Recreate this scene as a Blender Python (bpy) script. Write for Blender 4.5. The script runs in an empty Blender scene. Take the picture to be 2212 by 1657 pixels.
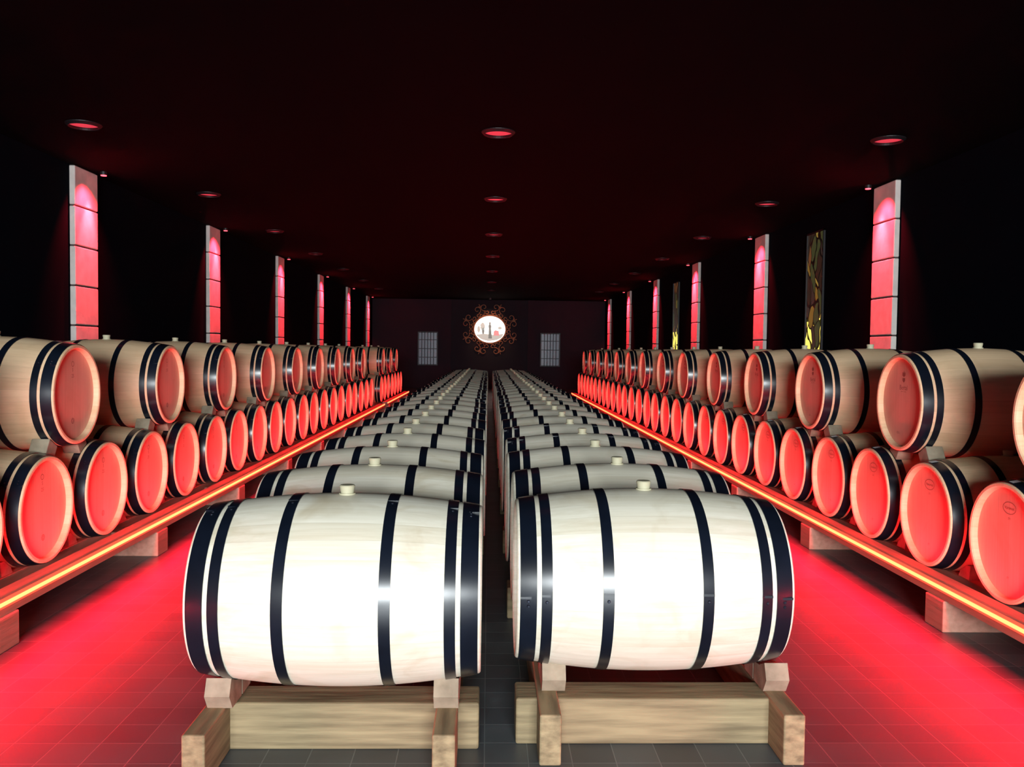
import bpy, math, random
import bmesh
from mathutils import Vector, Matrix
random.seed(4)
sc = bpy.context.scene
sc.view_settings.view_transform = 'Standard'
sc.view_settings.look = 'None'
sc.view_settings.exposure = 0.0

# ------------------------------------------------------------------ materials
def new_mat(name):
    m = bpy.data.materials.new(name); m.use_nodes = True
    nt = m.node_tree
    return m, nt, nt.nodes['Principled BSDF']

def N(nt, t, **kw):
    n = nt.nodes.new(t)
    for k, v in kw.items():
        setattr(n, k, v)
    return n

def L(nt, a, b): nt.links.new(a, b)

def math_node(nt, op, a, b=None):
    n = nt.nodes.new('ShaderNodeMath'); n.operation = op
    for i, v in enumerate((a, b)):
        if v is None: continue
        if isinstance(v, (int, float)): n.inputs[i].default_value = v
        else: nt.links.new(v, n.inputs[i])
    return n.outputs[0]

def mixcol(nt, fac, a, b, blend='MIX'):
    n = nt.nodes.new('ShaderNodeMix'); n.data_type = 'RGBA'; n.blend_type = blend
    for sock, v in ((n.inputs[0], fac), (n.inputs[6], a), (n.inputs[7], b)):
        if isinstance(v, (int, float)): sock.default_value = v
        elif isinstance(v, tuple): sock.default_value = (*v, 1)
        else: nt.links.new(v, sock)
    return n.outputs[2]

def oak(name, c1, c2, staves=30, head=False, rough=0.5, knots=0.35, joint=.2, grain=.8):
    m, nt, b = new_mat(name)
    tc = N(nt, 'ShaderNodeTexCoord'); sep = N(nt, 'ShaderNodeSeparateXYZ')
    L(nt, tc.outputs['Object'], sep.inputs[0])
    oi = N(nt, 'ShaderNodeObjectInfo')
    if head:
        co = math_node(nt, 'MULTIPLY', sep.outputs[1], 11.0)
    else:
        ang = math_node(nt, 'ARCTAN2', sep.outputs[1], sep.outputs[2])
        co = math_node(nt, 'MULTIPLY', ang, staves / (2 * math.pi))
    idx = math_node(nt, 'FLOOR', co)
    fr = math_node(nt, 'FRACT', co)
    seed = math_node(nt, 'ADD', idx, math_node(nt, 'MULTIPLY', oi.outputs['Random'], 97.0))
    wn = N(nt, 'ShaderNodeTexWhiteNoise', noise_dimensions='1D'); L(nt, seed, wn.inputs['W'])
    mp = N(nt, 'ShaderNodeMapping')
    mp.inputs['Scale'].default_value = (60, 60, 3) if head else (2.0, 50, 50)
    L(nt, tc.outputs['Object'], mp.inputs[0])
    add = N(nt, 'ShaderNodeVectorMath', operation='ADD')
    L(nt, mp.outputs[0], add.inputs[0])
    cmb = N(nt, 'ShaderNodeCombineXYZ'); L(nt, seed, cmb.inputs[0]); L(nt, seed, cmb.inputs[2])
    L(nt, cmb.outputs[0], add.inputs[1])
    no = N(nt, 'ShaderNodeTexNoise'); no.inputs['Scale'].default_value = 1.0
    no.inputs['Detail'].default_value = 6; no.inputs['Roughness'].default_value = 0.65; no.inputs['Distortion'].default_value = .4
    L(nt, add.outputs[0], no.inputs['Vector'])
    f = math_node(nt, 'ADD', math_node(nt, 'MULTIPLY', wn.outputs[0], 0.40),
                  math_node(nt, 'MULTIPLY', math_node(nt, 'SUBTRACT', no.outputs[0], .28), grain))
    fc = N(nt, 'ShaderNodeClamp'); L(nt, f, fc.inputs[0])
    col = mixcol(nt, fc.outputs[0], c1, c2)
    n2 = N(nt, 'ShaderNodeTexNoise'); n2.inputs['Scale'].default_value = 4; n2.inputs['Detail'].default_value = 4
    n2.inputs['Distortion'].default_value = 1.2
    add2 = N(nt, 'ShaderNodeVectorMath', operation='ADD')
    L(nt, tc.outputs['Object'], add2.inputs[0])
    cm2 = N(nt, 'ShaderNodeCombineXYZ'); L(nt, math_node(nt, 'MULTIPLY', oi.outputs['Random'], 50.0), cm2.inputs[1])
    L(nt, cm2.outputs[0], add2.inputs[1]); L(nt, add2.outputs[0], n2.inputs['Vector'])
    cr = N(nt, 'ShaderNodeValToRGB'); cr.color_ramp.elements[0].position = .55; cr.color_ramp.elements[1].position = .8
    L(nt, n2.outputs[0], cr.inputs[0])
    col = mixcol(nt, math_node(nt, 'MULTIPLY', cr.outputs[0], knots), col, tuple(x * y for x, y in zip(c2, (.82, .74, .62))))
    e = math_node(nt, 'ABSOLUTE', math_node(nt, 'SUBTRACT', fr, 0.5))
    line = math_node(nt, 'GREATER_THAN', e, 0.485)
    col = mixcol(nt, math_node(nt, 'MULTIPLY', line, joint), col, tuple(x * .35 for x in c2))
    L(nt, col, b.inputs['Base Color'])
    b.inputs['Roughness'].default_value = rough
    bp = N(nt, 'ShaderNodeBump'); bp.inputs['Strength'].default_value = .15; bp.inputs['Distance'].default_value = .002
    L(nt, no.outputs[0], bp.inputs['Height']); L(nt, bp.outputs[0], b.inputs['Normal'])
    return m

oak_pale = oak('oak_pale', (.86, .83, .71), (.62, .56, .42), knots=.7, joint=.16, grain=1.4)
oak_pale_head = oak('oak_pale_head', (.74, .68, .54), (.62, .55, .42), head=True)
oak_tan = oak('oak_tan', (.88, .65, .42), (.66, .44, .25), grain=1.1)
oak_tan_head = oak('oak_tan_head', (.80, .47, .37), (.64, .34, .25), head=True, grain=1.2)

def simple(name, col, rough=.5, metal=0, emit=None, es=0, noise=None, nscale=8, stretch=(1, 1, 1), bump=0):
    m, nt, b = new_mat(name)
    b.inputs['Base Color'].default_value = (*col, 1)
    b.inputs['Roughness'].default_value = rough
    b.inputs['Metallic'].default_value = metal
    if emit:
        b.inputs['Emission Color'].default_value = (*emit, 1); b.inputs['Emission Strength'].default_value = es
    if noise:
        tc = N(nt, 'ShaderNodeTexCoord'); mp = N(nt, 'ShaderNodeMapping'); mp.inputs['Scale'].default_value = stretch
        no = N(nt, 'ShaderNodeTexNoise'); no.inputs['Scale'].default_value = nscale; no.inputs['Detail'].default_value = 6
        L(nt, tc.outputs['Object'], mp.inputs[0]); L(nt, mp.outputs[0], no.inputs['Vector'])
        cr = N(nt, 'ShaderNodeValToRGB'); cr.color_ramp.elements[0].position = .3; cr.color_ramp.elements[1].position = .7
        cr.color_ramp.elements[0].color = (*col, 1); cr.color_ramp.elements[1].color = (*noise, 1)
        L(nt, no.outputs[0], cr.inputs[0]); L(nt, cr.outputs[0], b.inputs['Base Color'])
        if bump:
            bp = N(nt, 'ShaderNodeBump'); bp.inputs['Strength'].default_value = bump; bp.inputs['Distance'].default_value = .01
            L(nt, no.outputs[0], bp.inputs['Height']); L(nt, bp.outputs[0], b.inputs['Normal'])
    return m

hoop = simple('hoop_steel', (.003, .005, .010), .27, 0, noise=(.006, .010, .02), nscale=6)
hoop.node_tree.nodes['Principled BSDF'].inputs['Specular IOR Level'].default_value = .6
bungm = simple('bung_silicone', (.46, .43, .29), .6, noise=(.54, .50, .35))
rivetm = simple('rivet_steel', (.02, .025, .04), .3, .6)
stampm = simple('burnt_stamp', (.30, .10, .08), .8, noise=(.36, .14, .10), nscale=40)
labelm = simple('paper_label', (.7, .72, .74), .6, noise=(.6, .62, .66), nscale=30)
rackw = simple('rack_timber', (.38, .29, .16), .75, noise=(.16, .115, .06), nscale=3, stretch=(8, 1.0, 14), bump=.4)
rackw2 = simple('rack_timber_cross', (.35, .265, .145), .75, noise=(.16, .115, .06), nscale=3, stretch=(1.0, 8, 14), bump=.4)
chockw = simple('chock_timber', (.38, .32, .23), .8, noise=(.21, .175, .12), nscale=14, bump=.4)
siderack = simple('side_rack_timber', (.52, .27, .20), .7, noise=(.40, .19, .13), nscale=3, stretch=(10, 1, 12), bump=.2)
ledm = simple('led_strip_glow', (.9, .4, .2), .5, emit=(1.0, .38, .11), es=2.3)
ledhalo = simple('led_halo_glow', (.9, .2, .1), .5, emit=(1.0, .055, .025), es=1.8)  # red glow around the strip, put into emissive flanks
stone = simple('limestone', (.70, .64, .60), .85, noise=(.58, .52, .49), nscale=9, bump=.4)
jointm = simple('mortar_joint', (.06, .04, .04), .9, noise=(.04, .03, .03))
ceilm = simple('ceiling_paint', (.0007, .0011, .0026), .95, noise=(.0011, .0013, .0031), nscale=2)
wallm = simple('wall_paint_dark', (.0006, .0012, .0038), .95, noise=(.0009, .0016, .0046), nscale=2)
for m_ in (ceilm, wallm): m_.node_tree.nodes['Principled BSDF'].inputs['Specular IOR Level'].default_value = .05
backm = simple('wall_paint_plum', (.012, .005, .012), .9, noise=(.016, .006, .014), nscale=2)
backpan = simple('wall_panel_slate', (.006, .005, .011), .9, noise=(.008, .007, .014), nscale=2)
trimm = simple('fixture_black', (.006, .004, .006), .5, noise=(.009, .006, .008))
lampred = simple('lamp_red_diffuser', (.3, .05, .06), .5, emit=(1.0, .065, .105), es=.70)
spotred = simple('spot_red_lens', (.3, .05, .06), .5, emit=(1.0, .05, .07), es=6.0)
gilt = simple('gilded_iron', (.40, .17, .08), .45, .4, noise=(.26, .10, .05), nscale=6)
paneglass = simple('window_glass_dusk', (.03, .04, .06), .3, emit=(.26, .32, .55), es=.045)
barm = simple('window_bars', (.010, .010, .016), .5, noise=(.014, .014, .022))
glow_white = simple('medallion_glass_white', (.8, .8, .8), .4, emit=(1, 1, .93), es=1.1)
mg_grey = simple('medallion_glass_grey', (.3, .3, .3), .4, emit=(.62, .64, .58), es=.6)
mg_dark = simple('medallion_glass_dark', (.1, .1, .1), .4, emit=(.25, .27, .24), es=.5)
mg_red = simple('medallion_glass_red', (.5, .1, .1), .4, emit=(.95, .3, .3), es=.8)

# floor tiles
floorm, nt, b = new_mat('slate_floor_tiles')
tc = N(nt, 'ShaderNodeTexCoord'); br = N(nt, 'ShaderNodeTexBrick')
br.offset = 0; br.squash = 1
br.inputs['Scale'].default_value = 1; br.inputs['Brick Width'].default_value = .15; br.inputs['Row Height'].default_value = .15
br.inputs['Mortar Size'].default_value = .0026; br.inputs['Mortar Smooth'].default_value = .4
br.inputs['Color1'].default_value = (.084, .098, .106, 1); br.inputs['Color2'].default_value = (.060, .070, .080, 1)
br.inputs['Mortar'].default_value = (.15, .17, .175, 1)
L(nt, tc.outputs['Object'], br.inputs['Vector'])
no = N(nt, 'ShaderNodeTexNoise'); no.inputs['Scale'].default_value = 5; no.inputs['Detail'].default_value = 7
L(nt, tc.outputs['Object'], no.inputs['Vector'])
col = mixcol(nt, .45, br.outputs[0], no.outputs[0], 'OVERLAY')
L(nt, col, b.inputs['Base Color'])
rr_ = math_node(nt, 'ADD', math_node(nt, 'MULTIPLY', no.outputs[0], .3), .28)
L(nt, rr_, b.inputs['Roughness'])
bp = N(nt, 'ShaderNodeBump'); bp.inputs['Strength'].default_value = .4; bp.inputs['Distance'].default_value = .003; bp.invert = True
L(nt, br.outputs['Fac'], bp.inputs['Height']); L(nt, bp.outputs[0], b.inputs['Normal'])

# stained glass (leaded amber glass, backlit)
def stained(name, seed):
    m, nt, b = new_mat(name)
    tc = N(nt, 'ShaderNodeTexCoord')
    nz = N(nt, 'ShaderNodeTexNoise'); nz.inputs['Scale'].default_value = 2.5
    L(nt, tc.outputs['Object'], nz.inputs['Vector'])
    mx = N(nt, 'ShaderNodeVectorMath', operation='MULTIPLY_ADD')
    L(nt, nz.outputs['Color'], mx.inputs[0]); mx.inputs[1].default_value = (0, .35, .35); L(nt, tc.outputs['Object'], mx.inputs[2])
    mp = N(nt, 'ShaderNodeMapping')
    mp.inputs['Scale'].default_value = (1, 8.0, 3.4); mp.inputs['Location'].default_value = (0, seed, seed * .7); mp.inputs['Rotation'].default_value = (.35, 0, 0)
    L(nt, mx.outputs[0], mp.inputs[0])
    v = N(nt, 'ShaderNodeTexVoronoi'); v.inputs['Scale'].default_value = 1.0
    v2 = N(nt, 'ShaderNodeTexVoronoi', feature='DISTANCE_TO_EDGE'); v2.inputs['Scale'].default_value = 1.0
    L(nt, mp.outputs[0], v.inputs['Vector']); L(nt, mp.outputs[0], v2.inputs['Vector'])
    sp = N(nt, 'ShaderNodeSeparateColor'); L(nt, v.outputs['Color'], sp.inputs[0])
    cr = N(nt, 'ShaderNodeValToRGB'); cr.color_ramp.interpolation = 'CONSTANT'
    els = cr.color_ramp.elements
    els[0].position = 0; els[0].color = (.05, .03, .02, 1)
    els[1].position = .5; els[1].color = (.45, .24, .04, 1)
    for p, c in ((.3, (.10, .11, .04)), (.62, (.08, .05, .04)), (.75, (.65, .42, .08)), (.9, (.35, .12, .04))):
        e = els.new(p); e.color = (*c, 1)
    L(nt, sp.outputs[0], cr.inputs[0])
    lead = math_node(nt, 'LESS_THAN', v2.outputs['Distance'], .05)
    col = mixcol(nt, lead, cr.outputs[0], (.003, .003, .003))
    s = N(nt, 'ShaderNodeSeparateXYZ'); L(nt, tc.outputs['Object'], s.inputs[0])
    low = math_node(nt, 'MULTIPLY', math_node(nt, 'LESS_THAN', s.outputs[2], 1.85), math_node(nt, 'GREATER_THAN', sp.outputs[1], .18))
    col2 = mixcol(nt, lead, (.98, .80, .14), (.02, .02, .0))
    col = mixcol(nt, low, col, col2)
    L(nt, col, b.inputs['Emission Color'])
    st = math_node(nt, 'ADD', math_node(nt, 'MULTIPLY', low, .9), .36)
    L(nt, st, b.inputs['Emission Strength'])
    b.inputs['Base Color'].default_value = (.02, .015, .01, 1); b.inputs['Roughness'].default_value = .3
    return m
sg1 = stained('stained_glass_amber', 3.3)

# ------------------------------------------------------------------ mesh builder
class MB:
    def __init__(s): s.v = []; s.f = []; s.m = []; s.sm = []
    def add(s, vs, fs, mat=0, smooth=False):
        o = len(s.v); s.v += [tuple(v) for v in vs]
        for f in fs:
            s.f.append([i + o for i in f]); s.m.append(mat); s.sm.append(smooth)
    def box(s, x0, x1, y0, y1, z0, z1, mat=0, M=None, bev=0.0):
        if x0 > x1: x0, x1 = x1, x0
        if bev <= 0:
            vs = [Vector((x, y, z)) for x in (x0, x1) for y in (y0, y1) for z in (z0, z1)]
            fs = [(0, 1, 3, 2), (4, 6, 7, 5), (0, 4, 5, 1), (2, 3, 7, 6), (0, 2, 6, 4), (1, 5, 7, 3)]
        else:
            bm = bmesh.new(); bmesh.ops.create_cube(bm, size=1)
            for v in bm.verts:
                v.co = Vector(((x0 + x1) / 2 + v.co.x * (x1 - x0), (y0 + y1) / 2 + v.co.y * (y1 - y0), (z0 + z1) / 2 + v.co.z * (z1 - z0)))
            bmesh.ops.bevel(bm, geom=bm.edges[:], offset=bev, segments=2, affect='EDGES', profile=.5)
            bm.verts.index_update()
            vs = [v.co.copy() for v in bm.verts]; fs = [[v.index for v in f.verts] for f in bm.faces]; bm.free()
        if M: vs = [M @ v for v in vs]
        s.add(vs, fs, mat)
    def prism(s, poly, x0, x1, mat=0):
        n = len(poly)
        vs = [(x0, p[0], p[1]) for p in poly] + [(x1, p[0], p[1]) for p in poly]
        fs = [list(range(n))[::-1], list(range(n, 2 * n))] + [[i, (i + 1) % n, (i + 1) % n + n, i + n] for i in range(n)]
        s.add(vs, fs, mat)
    def lathe_x(s, prof, seg=64, mat=0, smooth=True):
        vs = []; fs = []
        for x, r in prof:
            for k in range(seg):
                a = 2 * math.pi * k / seg
                vs.append((x, r * math.sin(a), r * math.cos(a)))
        for i in range(len(prof) - 1):
            for k in range(seg):
                k2 = (k + 1) % seg
                fs.append([i * seg + k, i * seg + k2, (i + 1) * seg + k2, (i + 1) * seg + k])
        s.add(vs, fs, mat, smooth)
    def cyl(s, c, r0, r1, h, axis='Z', seg=24, mat=0, M=None, smooth=True):
        vs = []
        for t, r in ((0, r0), (h, r1)):
            for k in range(seg):
                a = 2 * math.pi * k / seg
                p = Vector((r * math.cos(a), r * math.sin(a), t))
                if axis == 'X': p = Vector((p.z, p.x, p.y))
                if axis == 'Y': p = Vector((p.x, p.z, p.y))
                vs.append(p + Vector(c))
        if M: vs = [M @ v for v in vs]
        s.add(vs, [[k, (k + 1) % seg, (k + 1) % seg + seg, k + seg] for k in range(seg)], mat, smooth)
        s.add(vs, [list(range(seg))[::-1], list(range(seg, 2 * seg))], mat, False)
    def mesh(s, name, mats):
        me = bpy.data.meshes.new(name); me.from_pydata(s.v, [], s.f)
        for m in mats: me.materials.append(m)
        me.polygons.foreach_set('material_index', s.m); me.polygons.foreach_set('use_smooth', s.sm)
        me.update()
        bm = bmesh.new(); bm.from_mesh(me); bmesh.ops.recalc_face_normals(bm, faces=bm.faces[:]); bm.to_mesh(me); bm.free()
        return me
    def obj(s, name, mats, loc=(0, 0, 0), parent=None):
        return place(s.mesh(name, mats), name, loc, parent)

def place(me, name, loc=(0, 0, 0), parent=None, rot=(0, 0, 0)):
    o = bpy.data.objects.new(name, me); sc.collection.objects.link(o)
    o.location = loc; o.rotation_euler = rot
    if parent: o.parent = parent
    return o

def text_geo(txt, size):
    cu = bpy.data.curves.new('t', 'FONT'); cu.body = txt; cu.size = size; cu.align_x = 'CENTER'; cu.align_y = 'CENTER'
    cu.resolution_u = 2
    o = bpy.data.objects.new('t', cu); sc.collection.objects.link(o)
    dg = bpy.context.evaluated_depsgraph_get(); dg.update()
    me = bpy.data.meshes.new_from_object(o.evaluated_get(dg))
    vs = [v.co.copy() for v in me.vertices]; fs = [list(p.vertices) for p in me.polygons]
    bpy.data.objects.remove(o); bpy.data.meshes.remove(me)
    return vs, fs

# ------------------------------------------------------------------ barrel
HL = .47; RB = .33
def prof(x): return RB - .043 * (abs(x) / HL) ** 2.0
def make_barrel(name, wood, headm, variant=None, rot_rivet=0.0):
    mb = MB()
    n = 28
    mb.lathe_x([(-HL + 2 * HL * i / n, prof(-HL + 2 * HL * i / n)) for i in range(n + 1)], mat=0)
    for sgn in (-1, 1):
        r = prof(HL)
        mb.lathe_x([(sgn * HL, r), (sgn * (HL + .004), r - .005), (sgn * (HL + .004), r - .018), (sgn * (HL - .002), r - .024), (sgn * (HL - .030), r - .026)], mat=0, smooth=False)
        seg = 64; rr = r - .025; vs = [(sgn * (HL - .028), 0, 0)]
        for k in range(seg):
            a = 2 * math.pi * k / seg; vs.append((sgn * (HL - .030), rr * math.sin(a), rr * math.cos(a)))
        mb.add(vs, [(0, 1 + k, 1 + (k + 1) % seg) for k in range(seg)], 1)
        bands = [(.408, .464), (.356, .392), (.150, .187)]
        for i, (a, c) in enumerate(bands):
            t = .0035
            xs = [c - (c - a) * j / 3 for j in range(4)]
            p = [(sgn * c, prof(c) - .001)] + [(sgn * x, prof(x) + t) for x in xs] + [(sgn * a, prof(a) - .001)]
            mb.lathe_x(p[:2], mat=2, smooth=False); mb.lathe_x(p[1:-1], mat=2); mb.lathe_x(p[-2:], mat=2, smooth=False)
            xm = (a + c) / 2
            for da in (-.028, .028) if i == 0 else (0.0,):
                ang = rot_rivet + i * .03 + da
                rad = prof(xm) + t
                M = Matrix.Rotation(-ang, 4, 'X')
                mb.cyl((sgn * xm, 0, rad - .001), .0065, .004, .0035, 'Z', 8, 3, M)
            M = Matrix.Rotation(-(rot_rivet + i * .03 + .07), 4, 'X')
            rad = prof(xm) + t
            mb.box(sgn * xm - (c - a) / 2, sgn * xm + (c - a) / 2, -.004, .004, rad - .004, rad + .0012, 2, M)
    for (z0, z1, r0, r1) in ((RB - .006, RB + .004, .029, .029), (RB + .004, RB + .028, .023, .027), (RB + .028, RB + .032, .027, .024)):
        mb.cyl((0, 0, z0), r0, r1, z1 - z0, 'Z', 24, 4)
    xh = -(HL - .030) - .0015
    def flat(pts, mat=5):
        mb.add([(xh, -u, v) for u, v in pts], [list(range(len(pts)))], mat)
    def ring(cu, cv, ru, rv, w, mat=5, seg=28):
        vs = []
        for k in range(seg):
            a = 2 * math.pi * k / seg
            vs.append((xh, -(cu + ru * math.cos(a)), cv + rv * math.sin(a)))
        for k in range(seg):
            a = 2 * math.pi * k / seg
            vs.append((xh, -(cu + (ru - w) * math.cos(a)), cv + (rv - w) * math.sin(a)))
        mb.add(vs, [[k, (k + 1) % seg, (k + 1) % seg + seg, k + seg] for k in range(seg)], mat)
    def text(t, size, cu, cv):
        vs, fs = text_geo(t, size)
        mb.add([(xh, -(cu + v.x), cv + v.y) for v in vs], fs, 5)
    if variant == 'upper':
        flat([(-.018, .160), (-.018, .182), (-.008, .176), (0, .190), (.008, .176), (.018, .182), (.018, .160), (0, .152)])
        flat([(-.016, .130), (-.016, .146), (.016, .146), (.016, .130), (0, .118)])
        text('Bertal', .042, 0, .088)
        flat([(-.03, .066), (.03, .066), (.03, .0635), (-.03, .0635)])
        text('225 L', .018, -.05, -.185)
    if variant == 'lower':
        ring(0, .165, .052, .030, .003); text('Varemot', .022, 0, .165)
        text('225', .014, .0, .115)
        text('FT', .016, 0, -.17)
    if variant == 'left':
        ring(0, .175, .016, .016, .003); text('S', .028, .0, .140); text('25', .030, 0, .105)
        ring(0, -.155, .017, .017, .004); ring(0, -.155, .009, .009, .003)
    if variant == 'lower':
        a0 = -.10
        vs = []
        for x in (-.455, -.415):
            for da in (-.06, .06):
                r = prof(abs(x)) + .0055; a = a0 + da
                vs.append((x, r * math.sin(a), r * math.cos(a)))
        mb.add(vs, [(0, 1, 3, 2)], 6)
    return mb.mesh(name, [wood, headm, hoop, rivetm, bungm, stampm, labelm])

bar_c = make_barrel('wine_barrel_pale', oak_pale, oak_pale_head, None, rot_rivet=math.pi / 2 + .0)
bar_cf = make_barrel('wine_barrel_pale_front', oak_pale, oak_pale_head, None, rot_rivet=-math.pi / 2 - .05)
bar_c2 = make_barrel('wine_barrel_pale_b', oak_pale, oak_pale_head, None, rot_rivet=-.35)
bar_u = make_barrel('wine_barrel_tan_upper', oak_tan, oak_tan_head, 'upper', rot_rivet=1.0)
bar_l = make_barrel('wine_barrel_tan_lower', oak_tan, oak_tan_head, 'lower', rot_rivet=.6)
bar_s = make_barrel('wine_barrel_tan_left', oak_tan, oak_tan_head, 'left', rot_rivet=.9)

SP = .71
CZ = .56
NR = 28
def row_y(y0, k, bump): return y0 + SP * k + (bump if k else 0)
for (cx, y0, first, bump) in ((-.49, 3.0, bar_c2, .05), (.58, 3.15, bar_cf, 0.0)):
    for k in range(NR):
        jx = random.uniform(-.008, .008) if k else 0
        place(first if k == 0 else random.choice((bar_c, bar_c2)), 'wine_barrel', (cx + jx, row_y(y0, k, bump), CZ), rot=(random.uniform(-.03, .03) if k else 0, 0, random.uniform(-.008, .008) if k else 0))

# side stacks
XHL, XHR = 2.37, 2.455
LZ, UZ = .51, 1.115
def stack(sign, lower_ys, upper_ys):
    cxs = (XHL if sign < 0 else XHR) + HL
    for y in lower_ys:
        me = bar_s if sign < 0 else bar_l
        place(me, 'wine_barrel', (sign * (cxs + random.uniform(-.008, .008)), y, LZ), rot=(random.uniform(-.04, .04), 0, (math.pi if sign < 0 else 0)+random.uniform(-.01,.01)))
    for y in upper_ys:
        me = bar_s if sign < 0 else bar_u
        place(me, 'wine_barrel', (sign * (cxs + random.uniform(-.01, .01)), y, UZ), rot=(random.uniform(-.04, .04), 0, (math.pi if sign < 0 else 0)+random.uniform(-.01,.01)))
def rng(a, step, stop):
    r = []
    while a <= stop: r.append(a); a += step
    return r
lowL1 = rng(4.67 - 3 * SP, SP, 17.9); upL1 = rng(5.025 - 2 * SP, 2 * SP, 17.3)
lowL2 = rng(19.0, SP, 23.4); upL2 = rng(19.355, 2 * SP, 23.3)
lowR = rng(4.70 - 3 * SP, SP, 23.4); upR = rng(5.055 - 2 * SP, 2 * SP, 23.3)
stack(-1, lowL1 + lowL2, upL1 + upL2)
stack(1, lowR, upR)

def side_rack(sign, y0, y1, lows, ups, XF, feet):
    mb = MB()
    mb.box(sign * XF, sign * (XF + .11), y0, y1, .16, .235, 0)
    x1_, x2_ = (XHL, XHR)[sign > 0] + .12, (XHL, XHR)[sign > 0] + .74
    for xa in (x1_, x2_):
        mb.box(sign * xa, sign * (xa + .09), y0, y1, .14, .196, 0)
    for fy in feet:
        mb.box(sign * (XF - .015), sign * 3.36, fy - .09, fy + .09, 0, .16, 0, bev=.006)
    for y in lows:
        for xa in (x1_, x2_):
            for d in (-1, 1):
                mb.prism([(y + d * .12, .196), (y + d * .225, .196), (y + d * .235, .275), (y + d * .20, .272), (y+d*.14,.232)], sign * (xa+.01), sign * (xa + .08), 1)
    for y in ups:
        for xa in (x1_, x2_+.02):
            for d in (-1, 1):
                c = Vector((0, y + d * SP / 4, (LZ + UZ) / 2))
                nrm = Vector((0, SP / 2 * d, LZ - UZ)).normalized()
                ang = math.atan2(nrm.y, -nrm.z)
                M = Matrix.Translation(c) @ Matrix.Rotation(ang, 4, 'X')
                mb.box(sign * xa - .05, sign * xa + .05, -.05, .05, -.044, .044, 1, M, bev=.005)
    mb.obj('barrel_rack', [siderack, chockw])
    lb = MB()
    xs = XF - .002
    def sbox(xa, xb, za, zb, m): lb.box(sign * xa, sign * xb, y0, y1, za, zb, m)
    sbox(xs, xs - .012, .211, .229, 0)
    sbox(xs, xs - .010, .200, .211, 1)  # halo glow modelled below and above the core
    sbox(xs, xs - .010, .229, .241, 1)
    strip = lb.obj('led_light_strip', [ledm, ledhalo])
    return strip

def area(name, loc, direction, lx, ly, power, color, lenaxis=Vector((0, 1, 0)), parent=None, spread=math.pi):
    li = bpy.data.lights.new(name, 'AREA'); li.shape = 'RECTANGLE'; li.size = lx; li.size_y = ly
    li.energy = power; li.color = color; li.spread = spread
    o = bpy.data.objects.new(name, li); sc.collection.objects.link(o)
    z = -Vector(direction).normalized(); x = lenaxis.normalized(); y = z.cross(x).normalized()
    M = Matrix((x, y, z)).transposed().to_4x4(); M.translation = Vector(loc)
    o.matrix_world = M
    if parent: o.parent = parent
    return o

RED = (1.0, .0015, .020)
REDH = (1.0, .014, .028)
XL, XR = 2.20, 2.32
for sign, y0, y1, lows, ups, XF, feet in (
    (-1, 1.3, 18.2, lowL1, upL1, XL, [3.94 - 1.86 + 1.86 * i for i in range(9)]),
    (-1, 18.75, 23.7, lowL2, upL2, XL, [19.1, 21.0, 23.2]),
    (1, 1.3, 23.7, lowR, upR, XR, [4.30 - 1.8 + 1.8 * i for i in range(12)])):
    st = side_rack(sign, y0, y1, lows, ups, XF, feet)
    ln = y1 - y0; ym = (y0 + y1) / 2
    area('led_floor_lamp', (sign * (XF - .018), ym, .206), (-sign * .97, 0, -.24), ln, .006, 17 * ln, RED, parent=st)
    area('led_head_lamp', (sign * (XF - .004), ym, .262), (sign * .60, 0, .80), ln, .010, 5.8 * ln, REDH, parent=st)

# ------------------------------------------------------------------ central racks
def center_rack(xa, xb, ystart, cx0, cx1, cross0, ycenter, bump):
    mb = MB()
    for x in (xa, xb):
        w = .037
        mb.box(x - w, x + w, ystart, ycenter + SP * (NR - 1) + .35, 0.0, .174, 0, bev=.006)
    for i in range(14):
        y = cross0 + i * 2 * SP
        mb.box(cx0, cx1, y, y + .16, 0.0, .165, 1, bev=.008)
    for k in range(NR):
        y = row_y(ycenter, k, bump)
        for j, x in enumerate((xa, xb)):
            dx = random.uniform(-.01, .01) + (.03 if x < cx0 + .2 else -.01)
            mb.prism([(y - .12, .280), (y - .145, .225), (y - .11, .173), (y + .0, .173), (y + .0, .243), (y - .06, .252)], x - .042 + dx, x + .042 + dx, 2)
            mb.prism([(y + .12, .280), (y + .145, .225), (y + .11, .173), (y + .01, .173), (y + .01, .243), (y + .06, .252)], x - .042 + dx, x + .042 + dx, 2)
    return mb.obj('barrel_rack', [rackw, rackw2, chockw])
center_rack(-.920, -.13, 2.68, -.91, -.02, 2.95, 3.0, .05)
center_rack(.222, 1.052, 2.83, .11, 1.04, 2.99, 3.15, 0.0)

# ------------------------------------------------------------------ room shell
WX = 4.2; CH = 3.2; YB = 31.0; YF = -9.0
def shell(name, x0, x1, y0, y1, z0, z1, mat):
    mb = MB(); mb.box(x0, x1, y0, y1, z0, z1, 0); return mb.obj(name, [mat])
shell('floor', -WX - .2, WX + .2, YF - .2, YB + .2, -.2, 0, floorm)
shell('ceiling', -WX - .2, WX + .2, YF - .2, YB + .2, CH, CH + .2, ceilm)
shell('wall_left', -WX - .2, -WX, YF, YB, 0, CH, wallm)
shell('wall_right', WX, WX + .2, YF, YB, 0, CH, wallm)
shell('wall_back', -WX, WX, YB, YB + .2, 0, CH, backm)
shell('wall_front', -WX, WX, YF - .2, YF, 0, CH, wallm)
shell('trim_1', -1.36, 1.40, YB - .04, YB, 0, CH, backpan)
shell('trim_2', -1.60, -1.36, YB - .10, YB, 0, CH, backm)
shell('trim_3', 1.40, 1.64, YB - .10, YB, 0, CH, backm)

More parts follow.
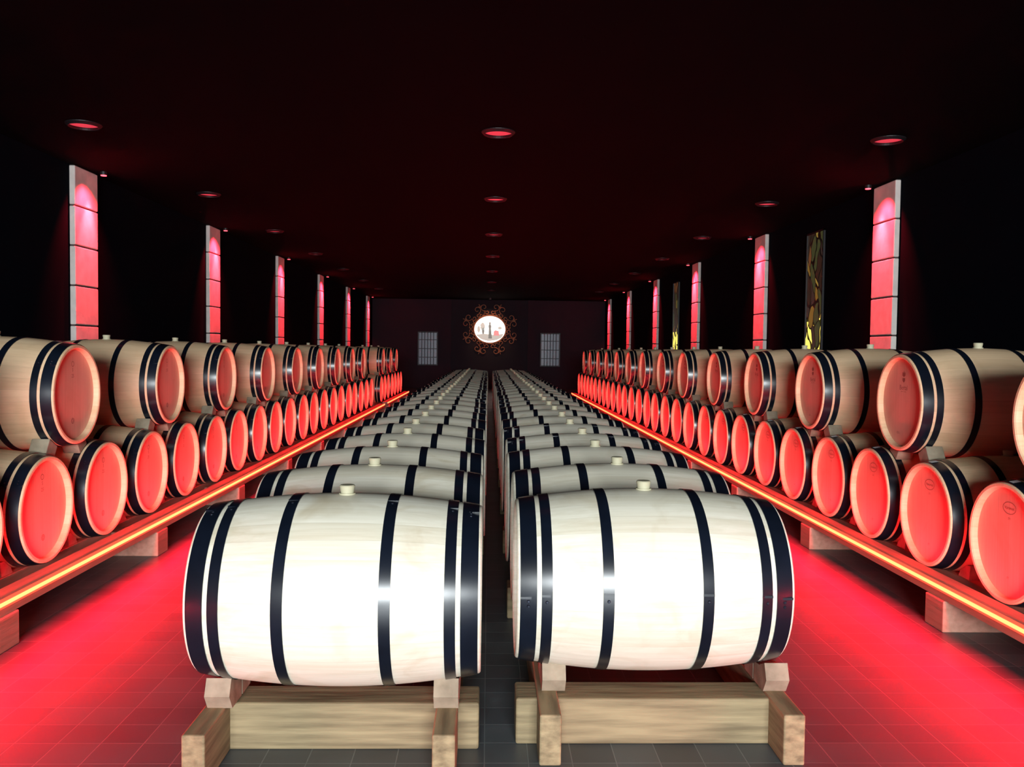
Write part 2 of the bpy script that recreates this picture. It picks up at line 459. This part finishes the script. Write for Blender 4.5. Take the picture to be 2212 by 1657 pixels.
def spot(name, loc, target, power, color, size, blend=.6, r=.02, parent=None):
    li = bpy.data.lights.new(name, 'SPOT'); li.energy = power; li.color = color; li.spot_size = math.radians(size); li.spot_blend = blend
    li.shadow_soft_size = r
    o = bpy.data.objects.new(name, li); sc.collection.objects.link(o)
    o.location = loc; o.rotation_euler = (Vector(target) - Vector(loc)).to_track_quat('-Z', 'Y').to_euler()
    if parent: o.parent = parent
    return o
for sign in (-1, 1):
    for k in range(6):
        yc = 8.97 + 4.13 * k
        mb = MB(); nb = 8; h = (CH - .004) / nb
        for i in range(nb):
            mb.box(sign * (WX - .06), sign * (WX - .002), yc - .25, yc + .25, i * h + .007, (i + 1) * h - .007, 0, bev=.009)
        mb.box(sign * (WX - .046), sign * (WX - .002), yc - .238, yc + .238, .002, CH - .004, 1)
        mb.obj('stone_pilaster', [stone, jointm])
        fx = MB()
        fx.cyl((sign * (WX - .18), yc + .12, CH - .035), .035, .035, .035, 'Z', 20, 0)
        fx.cyl((sign * (WX - .18), yc + .12, CH - .042), .029, .029, .008, 'Z', 20, 1)
        f = fx.obj('ceiling_spotlight', [trimm, spotred])
        spot('spot_lamp', (sign * (WX - .20), yc + .05, CH - .05), (sign * (WX - .03), yc, 1.4), 520, (1, .040, .062), 46, .9, parent=f)
        spot('wash_fill', (sign * (WX - .34), yc - .12, CH - .05), (sign * (WX - .02), yc, 2.45), 330, (1, .012, .028), 84, .8, parent=f)  # added fill without its own fixture, spreads red over the pilaster

for xx in (-3.32, .06, 3.32):
    for k in range(-1, 7):
        y = 7.15 + 3.12 * k
        mb = MB(); seg = 36
        R = .120
        ringp = [(R + .02, CH), (R + .02, CH - .006), (R, CH - .026), (R - .004, CH - .022), (R - .004, CH - .001)]
        vs = []; fs = []
        for r, z in ringp:
            for a in range(seg):
                t = 2 * math.pi * a / seg; vs.append((r * math.cos(t), r * math.sin(t), z))
        for i in range(len(ringp) - 1):
            for a in range(seg):
                fs.append([i * seg + a, i * seg + (a + 1) % seg, (i + 1) * seg + (a + 1) % seg, (i + 1) * seg + a])
        mb.add(vs, fs, 0, False)
        mb.add([((R - .004) * math.cos(2 * math.pi * a / seg), (R - .004) * math.sin(2 * math.pi * a / seg), CH - .002) for a in range(seg)], [list(range(seg))], 1)
        mb.obj('recessed_ceiling_light', [trimm, lampred], (xx, y, 0))

wi = 1
for yc in (10.97, 19.15):
    mb = MB()
    mb.box(WX - .012, WX - .002, yc - .27, yc + .27, 1.25, 2.95, 0)
    for (a, b_, c, d) in ((yc - .29, yc - .27, 1.23, 2.97), (yc + .27, yc + .29, 1.23, 2.97), (yc - .29, yc + .29, 1.23, 1.25), (yc - .29, yc + .29, 2.95, 2.97)):
        mb.box(WX - .025, WX, a, b_, c, d, 1)
    mb.obj('window_%d' % wi, [sg1, trimm]); wi += 1
for xc in (-2.2, 2.22):
    mb = MB(); z0, z1, hw = .86, 1.99, .32
    mb.box(xc - hw, xc + hw, YB - .015, YB - .005, z0, z1, 0)
    for (a, c, d, e) in ((xc - hw - .04, xc - hw, z0 - .04, z1 + .04), (xc + hw, xc + hw + .04, z0 - .04, z1 + .04), (xc - hw, xc + hw, z0 - .04, z0), (xc - hw, xc + hw, z1, z1 + .04)):
        mb.box(a, c, YB - .05, YB, d, e, 1)
    for i in range(1, 6):
        x = xc - hw + 2 * hw * i / 6
        mb.cyl((x, YB - .06, z0 - .03), .011, .011, z1 - z0 + .06, 'Z', 8, 1)
    for z in (z0 + .25, z0 + .56, z0 + .88):
        mb.box(xc - hw - .03, xc + hw + .03, YB - .072, YB - .056, z - .012, z + .012, 1)
    mb.obj('window_%d' % wi, [paneglass, barm]); wi += 1

# medallion
med = bpy.data.objects.new('stained_glass_medallion', None); sc.collection.objects.link(med); med.location = (.03, YB - .06, 2.14)
mb = MB(); seg = 64; A, B = .56, .48
mb.add([(A * math.cos(2 * math.pi * k / seg), 0, B * math.sin(2 * math.pi * k / seg)) for k in range(seg)], [list(range(seg))], 0)
def fl(pts, m, d=-.012): mb.add([(x, d, z) for x, z in pts], [list(range(len(pts)))], m)
def ell(cx, cz, a, b_, m, d=-.012, w=0):
    fl([(cx + a * math.cos(t * math.pi / 8) * (1 + w * math.sin(3 * t)), cz + b_ * math.sin(t * math.pi / 8)) for t in range(16)], m, d)
fl([(-.50, -.20), (-.2, -.16), (.1, -.2), (.5, -.16), (.42, -.30), (.25, -.38), (-.05, -.42), (-.3, -.36)], 1, -.008)
ell(-.26, .10, .08, .14, 1, w=.2); ell(-.24, -.06, .04, .12, 2)
ell(-.40, .0, .05, .12, 1, w=.2)
fl([(-.05, -.33), (-.03, .03), (-.05, .12), (.0, .22), (.05, .12), (.04, .02), (.08, -.33)], 2)
ell(.0, .22, .03, .04, 2)
fl([(.14, -.22), (.14, -.08), (.2, -.03), (.32, -.06), (.34, -.22)], 3); ell(.36, .05, .07, .05, 1, w=.2)
mb.obj('glass_picture', [glow_white, mg_grey, mg_dark, mg_red], parent=med)
cu = bpy.data.curves.new('scrollwork', 'CURVE'); cu.dimensions = '3D'; cu.bevel_depth = .013; cu.bevel_resolution = 2
cu.materials.append(gilt)
def poly(pts, cyc=False, y=-.03):
    s = cu.splines.new('POLY'); s.points.add(len(pts) - 1)
    for p, (x, z) in zip(s.points, pts): p.co = (x, y, z, 1)
    s.use_cyclic_u = cyc
for e in (0.012, .04):
    poly([((A + e) * math.cos(2 * math.pi * k / 64), (B + e) * math.sin(2 * math.pi * k / 64)) for k in range(64)], True)
NS = 8
for k in range(NS):
    th = 2 * math.pi * (k + .5) / NS
    rad = Vector((math.cos(th), math.sin(th))); tan = Vector((-rad.y, rad.x))
    base = Vector(((A + .05) * math.cos(th), (B + .05) * math.sin(th)))
    for hand in (-1, 1):
        c = base + rad * .27 + tan * hand * .13
        pts = [(base.x, base.y)]
        for i in range(28):
            t = i / 27; a = -.5 * math.pi + t * 2.2 * math.pi; r = .135 * (1 - .72 * t)
            p = c + tan * hand * (-r * math.cos(a)) + rad * (r * math.sin(a))
            pts.append((p.x, p.y))
        poly(pts)
        c = base + rad * .07 + tan * hand * .17
        pts = []
        for i in range(20):
            t = i / 19; a = t * 1.7 * math.pi; r = .075 * (1 - .6 * t)
            p = c + tan * hand * (-r * math.cos(a)) + rad * (-r * math.sin(a))
            pts.append((p.x, p.y))
        poly(pts)
    for o_ in (-.035, 0, .035):
        tip = base + rad * (.44 - abs(o_) * 2) + tan * o_ * 1.6
        poly([((base + rad * .30).x, (base + rad * .30).y), (tip.x, tip.y)])
so = bpy.data.objects.new('scrollwork', cu); sc.collection.objects.link(so); so.parent = med
fx = MB(); fx.cyl((.03, YB - 1.3, CH - .05), .05, .05, .05, 'Z', 20, 0); f = fx.obj('added_medallion_light', [trimm])  # added fixture, holds the extra light for the medallion
spot('spot_lamp', (.03, YB - 1.3, CH - .07), (.03, YB, 2.05), 90, (1, .5, .28), 62, .8, parent=f)  # added warm light to brighten the scrollwork

# ------------------------------------------------------------------ daylight from the entrance behind the camera
area('entrance_daylight', (.3, YF + .3, 2.2), (0, 1, -.05), 4.5, 1.8, 2350, (.91, .98, 1.0), Vector((1, 0, 0)))

w = bpy.data.worlds.new('world'); sc.world = w; w.use_nodes = True
w.node_tree.nodes['Background'].inputs[0].default_value = (.05, .03, .06, 1)
w.node_tree.nodes['Background'].inputs[1].default_value = .1

# ------------------------------------------------------------------ camera
cd = bpy.data.cameras.new('camera'); cam = bpy.data.objects.new('camera', cd); sc.collection.objects.link(cam)
cd.sensor_width = 36; cd.sensor_fit = 'HORIZONTAL'; cd.lens = 36 * 1850 / 2212
cd.clip_end = 200
cam.matrix_world = Matrix.Translation((0, 0, 1.4)) @ Matrix.Rotation(-math.radians(1.58), 4, 'Z') @ Matrix.Rotation(math.radians(90 - 2.23), 4, 'X') @ Matrix.Rotation(.012, 4, 'Z')
sc.camera = cam
